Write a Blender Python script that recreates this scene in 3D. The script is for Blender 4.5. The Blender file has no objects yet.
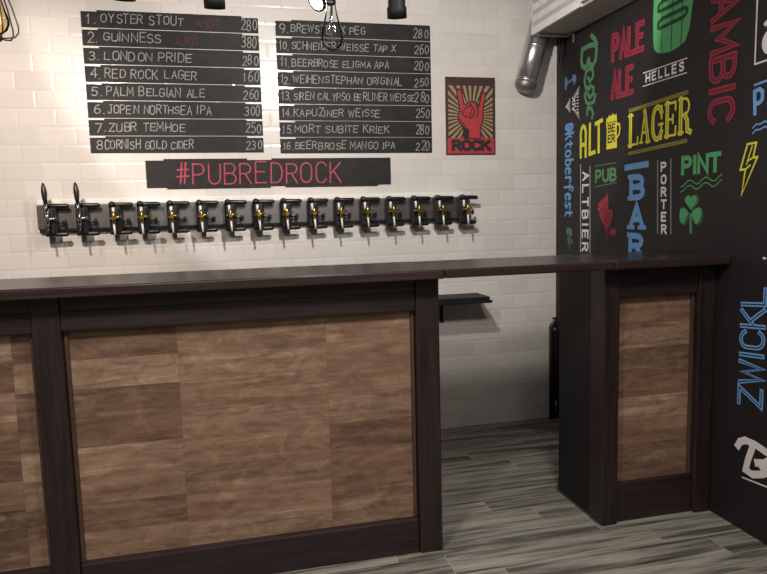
import bpy, bmesh, math, random
from mathutils import Vector, Matrix
from mathutils.geometry import tessellate_polygon

random.seed(7)
scene = bpy.context.scene
col = scene.collection
PI = math.pi

# ------------------------------------------------------------------ camera
YAW, PITCH, ROLL, FPX = 0.2305, -0.1116, -0.0259, 655.01
cy_, sy_ = math.cos(YAW), math.sin(YAW)
cp_, sp_ = math.cos(PITCH), math.sin(PITCH)
cr_, sr_ = math.cos(ROLL), math.sin(ROLL)
fwd = Vector((sy_ * cp_, cy_ * cp_, sp_))
rt0 = Vector((cy_, -sy_, 0.0))
up0 = rt0.cross(fwd)
rt = cr_ * rt0 + sr_ * up0
up = -sr_ * rt0 + cr_ * up0
cam_d = bpy.data.cameras.new('camera')
cam_d.sensor_width = 36.0
cam_d.lens = FPX * 36.0 / 767.0
cam_d.clip_start = 0.02
cam = bpy.data.objects.new('camera', cam_d)
M = Matrix((rt, up, -fwd)).transposed().to_4x4()
M.translation = Vector((-1.9517, -3.6638, 1.3028))
cam.matrix_world = M
col.objects.link(cam)
scene.camera = cam

# ------------------------------------------------------------------ world, lamps of the room, exposure
w = bpy.data.worlds.new('world')
scene.world = w
w.use_nodes = True
w.node_tree.nodes['Background'].inputs[0].default_value = (1.0, 0.93, 0.86, 1)
w.node_tree.nodes['Background'].inputs[1].default_value = 0.0
scene.view_settings.view_transform = 'Standard'
scene.view_settings.look = 'None'
scene.view_settings.gamma = 1.0
scene.view_settings.use_curve_mapping = False
scene.view_settings.exposure = 0.0


def area(name, loc, size, power, colr, target=None, size_y=None):
    d = bpy.data.lights.new(name, 'AREA')
    d.energy = power
    d.color = colr
    d.size = size
    if size_y:
        d.shape = 'RECTANGLE'
        d.size_y = size_y
    o = bpy.data.objects.new(name, d)
    o.location = loc
    if target is not None:
        o.rotation_euler = (Vector(target) - Vector(loc)).to_track_quat('-Z', 'Y').to_euler()
    col.objects.link(o)
    return o


def spot(name, loc, target, power, colr, ang, blend=0.7, radius=0.03):
    d = bpy.data.lights.new(name, 'SPOT')
    d.energy = power
    d.color = colr
    d.spot_size = math.radians(ang)
    d.spot_blend = blend
    d.shadow_soft_size = radius
    o = bpy.data.objects.new(name, d)
    o.location = loc
    o.rotation_euler = (Vector(target) - Vector(loc)).to_track_quat('-Z', 'Y').to_euler()
    col.objects.link(o)
    return o


WARM = (1.0, 0.86, 0.74)
NEUT = (1.0, 0.94, 0.88)
# ceiling lamps over the guests' side of the bar
area('ceiling_lamp_light', (-2.5, -2.95, 2.46), 0.30, 36, NEUT)
area('ceiling_lamp_light', (-1.15, -2.75, 2.46), 0.30, 27, NEUT)
area('ceiling_lamp_light', (-1.6, -4.8, 2.46), 0.5, 22, NEUT)
# track spots washing the tiled wall
# a cluster of ceiling spots over the bar, aimed along the tiled wall
WALL_AIMS = [(-1.10, 2.60, 88, NEUT, 109.4), (-2.40, 1.55, 30, WARM, 78), (-3.15, 1.45, 125, WARM, 76)]
for ax_, az_, pw_, cc_, an_ in WALL_AIMS:
    spot('wall_spot_light', (-1.50 if ax_ > -3 else -2.75, -1.69, 2.33), (ax_, 0.0, az_), pw_, cc_, an_, 0.08 if ax_ > -2 else 0.8, 0.03)
pl = bpy.data.lights.new('added_fill_light', 'POINT')  # added point light by the ceiling spots for general fill, not a bulb
pl.energy = 16
pl.color = NEUT
pl.shadow_soft_size = 0.04
plo = bpy.data.objects.new('added_fill_light', pl)
plo.location = (-1.50, -1.70, 2.40)
col.objects.link(plo)
SPOTS = [(-2.178, WARM, -0.12), (-1.955, WARM, 0.0), (-1.686, NEUT, 0.30), (-1.460, NEUT, 0.4)]

# ------------------------------------------------------------------ materials


def new_mat(name):
    m = bpy.data.materials.new(name)
    m.use_nodes = True
    return m, m.node_tree, m.node_tree.nodes['Principled BSDF']


class NT:
    def __init__(s, nt):
        s.nt = nt

    def n(s, t, **k):
        x = s.nt.nodes.new(t)
        for a, b in k.items():
            setattr(x, a, b)
        return x

    def link(s, a, b):
        s.nt.links.new(a, b)

    def math(s, op, a, b=None, c=None, clamp=False):
        x = s.n('ShaderNodeMath', operation=op)
        x.use_clamp = clamp
        for i, v in enumerate((a, b, c)):
            if v is None:
                continue
            if isinstance(v, (int, float)):
                x.inputs[i].default_value = v
            else:
                s.link(v, x.inputs[i])
        return x.outputs[0]

    def pos(s):
        g = s.n('ShaderNodeNewGeometry')
        x = s.n('ShaderNodeSeparateXYZ')
        s.link(g.outputs['Position'], x.inputs[0])
        return x.outputs[0], x.outputs[1], x.outputs[2]

    def vec(s, a, b, c):
        x = s.n('ShaderNodeCombineXYZ')
        for i, v in enumerate((a, b, c)):
            if isinstance(v, (int, float)):
                x.inputs[i].default_value = v
            else:
                s.link(v, x.inputs[i])
        return x.outputs[0]

    def noise(s, vec, scale, detail=4.0, rough=0.55, dist=0.0):
        x = s.n('ShaderNodeTexNoise')
        x.inputs['Scale'].default_value = scale
        x.inputs['Detail'].default_value = detail
        x.inputs['Roughness'].default_value = rough
        x.inputs['Distortion'].default_value = dist
        s.link(vec, x.inputs['Vector'])
        return x.outputs['Fac']

    def white(s, vec):
        x = s.n('ShaderNodeTexWhiteNoise', noise_dimensions='3D')
        s.link(vec, x.inputs['Vector'])
        return x.outputs['Value']

    def ramp(s, fac, stops, interp='LINEAR'):
        x = s.n('ShaderNodeValToRGB')
        e = x.color_ramp
        e.interpolation = interp
        while len(e.elements) < len(stops):
            e.elements.new(0.5)
        for el, (p, c) in zip(e.elements, stops):
            el.position = p
            el.color = (c[0], c[1], c[2], 1)
        s.link(fac, x.inputs[0])
        return x.outputs[0]

    def mix(s, fac, a, b, mode='MIX'):
        x = s.n('ShaderNodeMix', data_type='RGBA', blend_type=mode)
        for i, v in ((0, fac), (6, a), (7, b)):
            if isinstance(v, (int, float)):
                x.inputs[i].default_value = v
            elif isinstance(v, tuple):
                x.inputs[i].default_value = (v[0], v[1], v[2], 1)
            else:
                s.link(v, x.inputs[i])
        return x.outputs[2]

    def bump(s, h, strength, dist, bsdf):
        x = s.n('ShaderNodeBump')
        x.inputs['Strength'].default_value = strength
        x.inputs['Distance'].default_value = dist
        s.link(h, x.inputs['Height'])
        s.link(x.outputs[0], bsdf.inputs['Normal'])


def plain(name, c, rough=0.5, metal=0.0, var=0.08, scale=18.0, bump=0.0, spec=0.5):
    """procedural material: base colour with faint mottling"""
    m, nt, b = new_mat(name)
    t = NT(nt)
    tc = t.n('ShaderNodeTexCoord')
    f = t.noise(tc.outputs['Object'], scale, 3)
    lo = tuple(max(0, x * (1 - var)) for x in c)
    hi = tuple(min(1, x * (1 + var)) for x in c)
    t.link(t.ramp(f, [(0.3, lo), (0.7, hi)]), b.inputs['Base Color'])
    b.inputs['Roughness'].default_value = rough
    b.inputs['Metallic'].default_value = metal
    b.inputs['Specular IOR Level'].default_value = spec
    if bump:
        t.bump(f, 0.4, bump, b)
    return m


def emissive(name, c, strength):
    m, nt, b = new_mat(name)
    b.inputs['Base Color'].default_value = (*c, 1)
    b.inputs['Emission Color'].default_value = (*c, 1)
    b.inputs['Emission Strength'].default_value = strength
    return m


def tile_material():
    m, nt, b = new_mat('glossy_white_bevelled_tiles')
    t = NT(nt)
    x, y, z = t.pos()
    zz = t.math('DIVIDE', t.math('SUBTRACT', z, 0.079), 0.0895)
    row = t.math('FLOOR', zz)
    fz = t.math('SUBTRACT', zz, row)
    odd = t.math('MULTIPLY', t.math('FLOORED_MODULO', row, 2.0), 0.5)
    xx = t.math('ADD', t.math('DIVIDE', t.math('ADD', x, 0.0145), 0.1773), odd)
    cl = t.math('FLOOR', xx)
    fx = t.math('SUBTRACT', xx, cl)
    dx = t.math('MULTIPLY', t.math('MINIMUM', fx, t.math('SUBTRACT', 1.0, fx)), 0.1773)
    dz = t.math('MULTIPLY', t.math('MINIMUM', fz, t.math('SUBTRACT', 1.0, fz)), 0.0895)
    d = t.math('MINIMUM', dx, dz)
    mr = t.n('ShaderNodeMapRange', interpolation_type='LINEAR')
    mr.inputs['From Min'].default_value = 0.0012
    mr.inputs['From Max'].default_value = 0.0105
    t.link(d, mr.inputs['Value'])
    grout = t.math('LESS_THAN', d, 0.0011)
    tint = t.white(t.vec(row, cl, 3.0))
    c = t.ramp(tint, [(0, (0.67, 0.63, 0.595)), (1, (0.73, 0.69, 0.655))])
    c = t.mix(grout, c, (0.62, 0.585, 0.555))
    t.link(c, b.inputs['Base Color'])
    wob = t.noise(t.vec(x, z, 0.0), 9.0, 2)
    h = t.math('ADD', mr.outputs[0], t.math('MULTIPLY', wob, 0.12))
    t.bump(h, 0.34, 0.003, b)
    b.inputs['Roughness'].default_value = 0.16
    return m


def floor_material():
    m, nt, b = new_mat('grey_wood_look_floor_tiles')
    t = NT(nt)
    x, y, z = t.pos()
    W_, L_ = 0.142, 0.86
    yy = t.math('DIVIDE', t.math('ADD', y, 1.404), W_)
    row = t.math('FLOOR', yy)
    fy = t.math('SUBTRACT', yy, row)
    off = t.math('MULTIPLY', t.math('FRACT', t.math('ADD', t.math('MULTIPLY', row, 0.21), 0.617)), 1.0)
    xx = t.math('ADD', t.math('DIVIDE', x, L_), off)
    cl = t.math('FLOOR', xx)
    fx = t.math('SUBTRACT', xx, cl)
    dx = t.math('MULTIPLY', t.math('MINIMUM', fx, t.math('SUBTRACT', 1.0, fx)), L_)
    dy = t.math('MULTIPLY', t.math('MINIMUM', fy, t.math('SUBTRACT', 1.0, fy)), W_)
    d = t.math('MINIMUM', dx, dy)
    rnd = t.white(t.vec(row, cl, 1.0))
    v = t.vec(t.math('ADD', t.math('MULTIPLY', x, 1.3), t.math('MULTIPLY', rnd, 37.0)),
              t.math('ADD', t.math('MULTIPLY', y, 17.0), t.math('MULTIPLY', rnd, 11.0)), 0.0)
    n1 = t.noise(v, 1.4, 5, 0.6, 0.5)
    v2 = t.vec(t.math('ADD', t.math('MULTIPLY', x, 3.0), t.math('MULTIPLY', rnd, 91.0)),
               t.math('MULTIPLY', y, 75.0), 0.0)
    n2 = t.noise(v2, 1.2, 3, 0.6, 0.2)
    f = t.math('ADD', t.math('MULTIPLY', n1, 0.78), t.math('MULTIPLY', n2, 0.22))
    f = t.math('ADD', f, t.math('MULTIPLY', t.math('SUBTRACT', rnd, 0.5), 0.10))
    c = t.ramp(f, [(0.34, (0.048, 0.044, 0.037)), (0.44, (0.125, 0.118, 0.099)), (0.53, (0.285, 0.268, 0.225)),
                   (0.66, (0.40, 0.375, 0.31))])
    g = t.math('LESS_THAN', d, 0.0016)
    c = t.mix(t.math('MULTIPLY', g, 0.7), c, (0.46, 0.44, 0.39))
    t.link(c, b.inputs['Base Color'])
    b.inputs['Roughness'].default_value = 0.38
    mr = t.n('ShaderNodeMapRange')
    mr.inputs['From Max'].default_value = 0.003
    t.link(d, mr.inputs['Value'])
    t.bump(t.math('ADD', mr.outputs[0], t.math('MULTIPLY', f, 0.3)), 0.3, 0.0015, b)
    return m


def plank_material():
    m, nt, b = new_mat('reclaimed_plank_panelling')
    t = NT(nt)
    x, y, z = t.pos()
    xx = t.math('DIVIDE', t.math('ADD', x, 2.142), 0.52)
    cl = t.math('FLOOR', xx)
    fx = t.math('SUBTRACT', xx, cl)
    sh = t.math('MULTIPLY', t.white(t.vec(cl, 5.0, 2.0)), 0.35)
    zz = t.math('ADD', t.math('DIVIDE', t.math('SUBTRACT', z, 0.04), 0.1015), sh)
    row = t.math('FLOOR', zz)
    fz = t.math('SUBTRACT', zz, row)
    rnd = t.white(t.vec(row, cl, 7.0))
    rnd2 = t.white(t.vec(row, cl, 17.0))
    v = t.vec(t.math('ADD', t.math('MULTIPLY', x, 2.2), t.math('MULTIPLY', rnd, 50.0)),
              t.math('ADD', t.math('MULTIPLY', z, 22.0), t.math('MULTIPLY', rnd2, 20.0)), 0.0)
    n1 = t.noise(v, 1.3, 6, 0.62, 0.7)
    v2 = t.vec(t.math('MULTIPLY', x, 5.0), t.math('MULTIPLY', z, 9.0), rnd)
    n2 = t.noise(v2, 1.7, 7, 0.68, 1.6)
    v3 = t.vec(t.math('MULTIPLY', x, 8.0), t.math('MULTIPLY', z, 120.0), rnd)
    n3 = t.noise(v3, 1.0, 3, 0.6, 0.4)
    f = t.math('ADD', t.math('MULTIPLY', n1, 0.50), t.math('ADD', t.math('MULTIPLY', n2, 0.42), t.math('MULTIPLY', n3, 0.08)))
    f = t.math('ADD', f, t.math('MULTIPLY', t.math('SUBTRACT', rnd, 0.5), 0.16))
    f = t.math('ADD', t.math('MULTIPLY', t.math('SUBTRACT', f, 0.5), 1.3), 0.55)
    c = t.ramp(f, [(0.30, (0.060, 0.037, 0.026)), (0.42, (0.145, 0.088, 0.060)), (0.53, (0.235, 0.145, 0.096)),
                   (0.66, (0.36, 0.236, 0.155)), (0.80, (0.56, 0.40, 0.275))])
    c = t.mix(t.math('MULTIPLY', rnd2, 0.45), c, (0.21, 0.108, 0.068))
    d = t.math('MULTIPLY', t.math('MINIMUM', fz, t.math('SUBTRACT', 1.0, fz)), 0.1015)
    dxx = t.math('MULTIPLY', t.math('MINIMUM', fx, t.math('SUBTRACT', 1.0, fx)), 0.52)
    e = t.math('MINIMUM', d, dxx)
    c = t.mix(t.math('MULTIPLY', t.math('LESS_THAN', e, 0.0012), 0.3), c, (0.10, 0.07, 0.05))
    t.link(c, b.inputs['Base Color'])
    b.inputs['Roughness'].default_value = 0.55
    b.inputs['Specular IOR Level'].default_value = 0.3
    t.bump(f, 0.25, 0.002, b)
    return m


def darkwood(name, vertical=False, rough=0.45, lo=(0.011, 0.0062, 0.0065), hi=(0.040, 0.023, 0.0235), axis=None):
    m, nt, b = new_mat(name)
    t = NT(nt)
    x, y, z = t.pos()
    if vertical:
        v = t.vec(t.math('MULTIPLY', x, 30.0), t.math('MULTIPLY', y, 30.0), t.math('MULTIPLY', z, 1.8))
    else:
        v = t.vec(t.math('MULTIPLY', x, 1.8), t.math('MULTIPLY', y, 30.0), t.math('MULTIPLY', z, 30.0))
    f = t.noise(v, 1.6, 6, 0.65, 0.6)
    t.link(t.ramp(f, [(0.3, lo), (0.72, hi)]), b.inputs['Base Color'])
    b.inputs['Roughness'].default_value = rough
    t.bump(f, 0.35, 0.002, b)
    return m


def duct_metal(name, c, rough):
    m, nt, b = new_mat(name)
    t = NT(nt)
    tc = t.n('ShaderNodeTexCoord')
    f = t.noise(tc.outputs['Object'], 14.0, 4, 0.6)
    t.link(t.ramp(f, [(0.3, tuple(k * 0.7 for k in c)), (0.7, c)]), b.inputs['Base Color'])
    b.inputs['Metallic'].default_value = 0.9
    b.inputs['Roughness'].default_value = rough
    t.bump(f, 0.3, 0.004, b)
    return m


def chalk_board():
    m, nt, b = new_mat('black_chalkboard')
    t = NT(nt)
    x, y, z = t.pos()
    f = t.noise(t.vec(t.math('MULTIPLY', x, 3.0), y, t.math('MULTIPLY', z, 6.0)), 3.0, 5, 0.65)
    t.link(t.ramp(f, [(0.3, (0.016, 0.015, 0.0155)), (0.75, (0.032, 0.0305, 0.031))]), b.inputs['Base Color'])
    b.inputs['Roughness'].default_value = 0.6
    b.inputs['Specular IOR Level'].default_value = 0.2
    return m


def glass(name, tint):
    """thin blown glass: clear with a fresnel sheen"""
    m, nt, b = new_mat(name)
    t = NT(nt)
    nt.nodes.remove(b)
    out = [x for x in nt.nodes if x.type == 'OUTPUT_MATERIAL'][0]
    tr = t.n('ShaderNodeBsdfTransparent')
    tr.inputs[0].default_value = (*tint, 1)
    gl = t.n('ShaderNodeBsdfGlossy')
    gl.inputs['Roughness'].default_value = 0.04
    fr = t.n('ShaderNodeFresnel')
    fr.inputs['IOR'].default_value = 1.22
    mx = t.n('ShaderNodeMixShader')
    t.link(fr.outputs[0], mx.inputs[0])
    t.link(tr.outputs[0], mx.inputs[1])
    t.link(gl.outputs[0], mx.inputs[2])
    t.link(mx.outputs[0], out.inputs['Surface'])
    return m


MT = {}
MT['tile'] = tile_material()
MT['floor'] = floor_material()
MT['plank'] = plank_material()
MT['wood_h'] = darkwood('dark_stained_wood')
MT['wood_v'] = darkwood('dark_stained_wood_upright', True)
MT['bead'] = darkwood('brown_stained_bead', True, 0.45, (0.035, 0.02, 0.014), (0.11, 0.066, 0.043))
MT['top'] = darkwood('dark_varnished_worktop', False, 0.30, (0.018, 0.011, 0.010), (0.055, 0.034, 0.030))
MT['side'] = plain('black_laminate', (0.0045, 0.0042, 0.0048), 0.6, var=0.2)
MT['blackwall'] = plain('matt_black_wall_paint', (0.0120, 0.0100, 0.0112), 0.6, var=0.12, scale=6)
MT['ceil'] = plain('dark_ceiling_paint', (0.030, 0.024, 0.022), 0.8)
MT['sidewall'] = plain('brown_plaster', (0.20, 0.16, 0.14), 0.8)
MT['board'] = chalk_board()
MT['chalk'] = plain('white_chalk', (0.29, 0.285, 0.28), 0.9, var=0.3, scale=60)
MT['chalk_red'] = plain('red_chalk', (0.46, 0.075, 0.105), 0.9, var=0.25, scale=60)
MT['chalk_dim'] = plain('faint_red_chalk', (0.10, 0.032, 0.032), 0.9, var=0.3, scale=60)
MT['steel'] = plain('brushed_steel', (0.25, 0.235, 0.235), 0.33, 0.9, 0.1, 30)
MT['white_plastic'] = plain('white_plastic', (0.82, 0.80, 0.77), 0.35)
MT['black_plastic'] = plain('black_plastic', (0.012, 0.012, 0.014), 0.35)
MT['black_metal'] = plain('black_metal', (0.012, 0.012, 0.013), 0.55, spec=0.25)
MT['brass'] = plain('polished_brass', (0.85, 0.58, 0.16), 0.22, 1.0)
MT['chrome'] = plain('chrome', (0.80, 0.80, 0.82), 0.15, 1.0)
MT['duct'] = duct_metal('galvanised_duct', (0.62, 0.62, 0.62), 0.30)
MT['casing'] = plain('dull_grey_sheet', (0.42, 0.40, 0.39), 0.5)
MT['duct_dark'] = duct_metal('dull_galvanised_sheet', (0.34, 0.33, 0.32), 0.5)
MT['louvre'] = plain('light_grey_enamel', (0.74, 0.71, 0.70), 0.5)
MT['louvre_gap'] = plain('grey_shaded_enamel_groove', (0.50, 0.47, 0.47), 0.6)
MT['glass_amber'] = glass('amber_bulb_glass', (0.93, 0.80, 0.58))
MT['glass_clear'] = glass('clear_bulb_glass', (0.93, 0.93, 0.93))
MT['filament'] = emissive('bulb_filament', (1.0, 0.78, 0.45), 1.6)
MT['lens'] = emissive('lamp_lens', (1.0, 0.95, 0.88), 14.0)
MT['bronze'] = plain('dark_bronze_metal', (0.10, 0.075, 0.06), 0.4, 0.8)

PAINT = {
    'red': (0.32, 0.022, 0.052), 'red_dark': (0.15, 0.014, 0.030), 'green': (0.085, 0.36, 0.135),
    'green_dim': (0.085, 0.23, 0.115), 'green_dark': (0.012, 0.055, 0.018),
    'blue': (0.16, 0.37, 0.74), 'yellow': (0.74, 0.68, 0.045), 'yellow_dim': (0.40, 0.36, 0.06),
    'white': (0.78, 0.73, 0.72), 'grey': (0.33, 0.31, 0.31), 'ground': (0.0120, 0.0100, 0.0112),
    'steel_blue': (0.12, 0.20, 0.40)}
PM = {k: plain('wall_paint_' + k, v, 0.6, var=0.06) for k, v in PAINT.items()}
MT['paper_dark'] = plain('poster_maroon', (0.060, 0.026, 0.028), 0.5)
MT['paper_gold'] = plain('poster_gold', (0.33, 0.255, 0.13), 0.5)
MT['paper_red'] = plain('poster_red', (0.46, 0.045, 0.055), 0.5)
MT['paper_black'] = plain('poster_black', (0.035, 0.020, 0.024), 0.5)

# ------------------------------------------------------------------ object helpers


def tag(o, label=None, cat=None, group=None, kind=None):
    if label:
        o['label'] = label
    if cat:
        o['category'] = cat
    if group:
        o['group'] = group
    if kind:
        o['kind'] = kind
    return o


def thing(name, label, cat, loc, group=None):
    o = bpy.data.objects.new(name, None)
    o.empty_display_size = 0.05
    o.location = loc
    col.objects.link(o)
    return tag(o, label, cat, group)


class MB:
    """collects shapes in world coordinates, links them as one mesh object"""

    def __init__(s):
        s.bm = bmesh.new()

    def box(s, a, b, bevel=0.0, seg=2):
        x0, y0, z0 = [min(p, q) for p, q in zip(a, b)]
        x1, y1, z1 = [max(p, q) for p, q in zip(a, b)]
        v = [s.bm.verts.new(p) for p in ((x0, y0, z0), (x1, y0, z0), (x1, y1, z0), (x0, y1, z0),
                                         (x0, y0, z1), (x1, y0, z1), (x1, y1, z1), (x0, y1, z1))]
        fs = [s.bm.faces.new([v[i] for i in q]) for q in ((3, 2, 1, 0), (4, 5, 6, 7), (0, 1, 5, 4), (1, 2, 6, 5), (2, 3, 7, 6), (3, 0, 4, 7))]
        if bevel:
            es = list({e for f in fs for e in f.edges})
            bmesh.ops.bevel(s.bm, geom=es, offset=bevel, segments=seg, affect='EDGES', profile=0.5)
        return s

    def tube(s, pts, radii, n=12, caps=True, smooth=True):
        pts = [Vector(p) for p in pts]
        if isinstance(radii, (int, float)):
            radii = [radii] * len(pts)
        rings = []
        prev = None
        for i, p in enumerate(pts):
            if i == 0:
                d = pts[1] - p
            elif i == len(pts) - 1:
                d = p - pts[i - 1]
            else:
                d = (pts[i + 1] - p).normalized() + (p - pts[i - 1]).normalized()
            d.normalize()
            if prev is None:
                a = Vector((0, 0, 1)) if abs(d.z) < 0.9 else Vector((1, 0, 0))
                u = d.cross(a).normalized()
            else:
                u = (prev - d * prev.dot(d)).normalized()
            prev = u
            vv = d.cross(u)
            rings.append([s.bm.verts.new(p + radii[i] * (math.cos(2 * PI * k / n) * u + math.sin(2 * PI * k / n) * vv)) for k in range(n)])
        for a, b in zip(rings, rings[1:]):
            for k in range(n):
                f = s.bm.faces.new((a[k], a[(k + 1) % n], b[(k + 1) % n], b[k]))
                f.smooth = smooth
        if caps:
            s.bm.faces.new(rings[0][::-1])
            s.bm.faces.new(rings[-1])
        return s

    def capsule(s, a, b, r, n=12):
        a, b = Vector(a), Vector(b)
        d = (b - a).normalized()
        pts, rr = [], []
        for k in range(0, 5):
            t = PI / 2 * k / 4
            pts.append(a + d * r * (1 - math.cos(t)))
            rr.append(max(r * math.sin(t), 0.0006))
        pts2 = [b - (p - a) for p in reversed(pts)]
        return s.tube(pts + pts2, rr + rr[::-1], n)

    def poly(s, pts):
        v = [s.bm.verts.new(p) for p in pts]
        if len(pts) <= 4:
            s.bm.faces.new(v)
        else:
            for t in tessellate_polygon([[Vector(p) for p in pts]]):
                try:
                    s.bm.faces.new([v[k] for k in t])
                except ValueError:
                    pass
        return s

    def prism(s, pts, depth):
        """closed outline (list of points) extruded by the vector depth"""
        dv = Vector(depth)
        a = [s.bm.verts.new(p) for p in pts]
        b = [s.bm.verts.new(Vector(p) + dv) for p in pts]
        n = len(pts)
        for t in tessellate_polygon([[Vector(p) for p in pts]]):
            s.bm.faces.new([a[k] for k in t])
            s.bm.faces.new([b[k] for k in reversed(t)])
        for i in range(n):
            s.bm.faces.new((a[i], a[(i + 1) % n], b[(i + 1) % n], b[i]))
        return s

    def ribbon(s, pts2, width, fmap, closed=False):
        """flat stroke of given width along 2-D points; fmap turns (u, v) into a 3-D point"""
        P = [Vector((p[0], p[1])) for p in pts2]
        q = [P[0]]
        for p in P[1:]:
            if (p - q[-1]).length > 1e-6:
                q.append(p)
        P = q
        if closed and (P[0] - P[-1]).length < 1e-6:
            P = P[:-1]
        n = len(P)
        if n < 2:
            return s
        h = width / 2
        if not closed:
            P = P[:]
            P[0] = P[0] - (P[1] - P[0]).normalized() * h * 0.8
            P[-1] = P[-1] + (P[-1] - P[-2]).normalized() * h * 0.8
        L, R = [], []
        for i in range(n):
            a = P[i - 1] if (i > 0 or closed) else None
            b = P[(i + 1) % n] if (i < n - 1 or closed) else None
            d1 = (P[i] - a).normalized() if a is not None else None
            d2 = (b - P[i]).normalized() if b is not None else None
            if d1 is None:
                d1 = d2
            if d2 is None:
                d2 = d1
            n1 = Vector((-d1.y, d1.x))
            n2 = Vector((-d2.y, d2.x))
            m = n1 + n2
            if m.length < 1e-3:
                m = n1
            m.normalize()
            k = h / max(0.45, m.dot(n1))
            L.append(P[i] + m * k)
            R.append(P[i] - m * k)
        o0 = Vector(fmap(0, 0))
        nn = (Vector(fmap(1, 0)) - o0).cross(Vector(fmap(0, 1)) - o0).normalized()
        if nn.x + nn.y > 0:
            nn = -nn
        nn = nn * 2.5e-5
        lv = [s.bm.verts.new(Vector(fmap(p.x, p.y)) + nn * i) for i, p in enumerate(L)]
        rv = [s.bm.verts.new(Vector(fmap(p.x, p.y)) + nn * i) for i, p in enumerate(R)]
        for i in range(n if closed else n - 1):
            j = (i + 1) % n
            try:
                s.bm.faces.new((rv[i], rv[j], lv[j], lv[i]))
            except ValueError:
                pass
        return s

    def build(s, name, mat, parent=None, origin=None, recalc=True):
        if recalc:
            bmesh.ops.recalc_face_normals(s.bm, faces=s.bm.faces)
        base = Vector((0, 0, 0))
        if parent is not None:
            base = world_loc(parent)
        if origin is not None:
            oo = Vector(origin)
        elif parent is not None:
            oo = base
        else:
            xs = [v.co for v in s.bm.verts]
            oo = Vector(((min(v.x for v in xs) + max(v.x for v in xs)) / 2, (min(v.y for v in xs) + max(v.y for v in xs)) / 2, min(v.z for v in xs)))
        bmesh.ops.translate(s.bm, verts=s.bm.verts, vec=-oo)
        me = bpy.data.meshes.new(name)
        s.bm.to_mesh(me)
        s.bm.free()
        me.materials.append(mat)
        o = bpy.data.objects.new(name, me)
        col.objects.link(o)
        if parent is not None:
            o.parent = parent
            o.location = oo - base
        else:
            o.location = oo
        return o


def world_loc(o):
    p = Vector(o.location)
    while o.parent:
        o = o.parent
        p = p + Vector(o.location)
    return p


# ------------------------------------------------------------------ stroke lettering
def arc(cx, cy, rx, ry, a0, a1, n=8):
    return [(cx + rx * math.cos(math.radians(a0 + (a1 - a0) * i / n)), cy + ry * math.sin(math.radians(a0 + (a1 - a0) * i / n))) for i in range(n + 1)]


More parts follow.
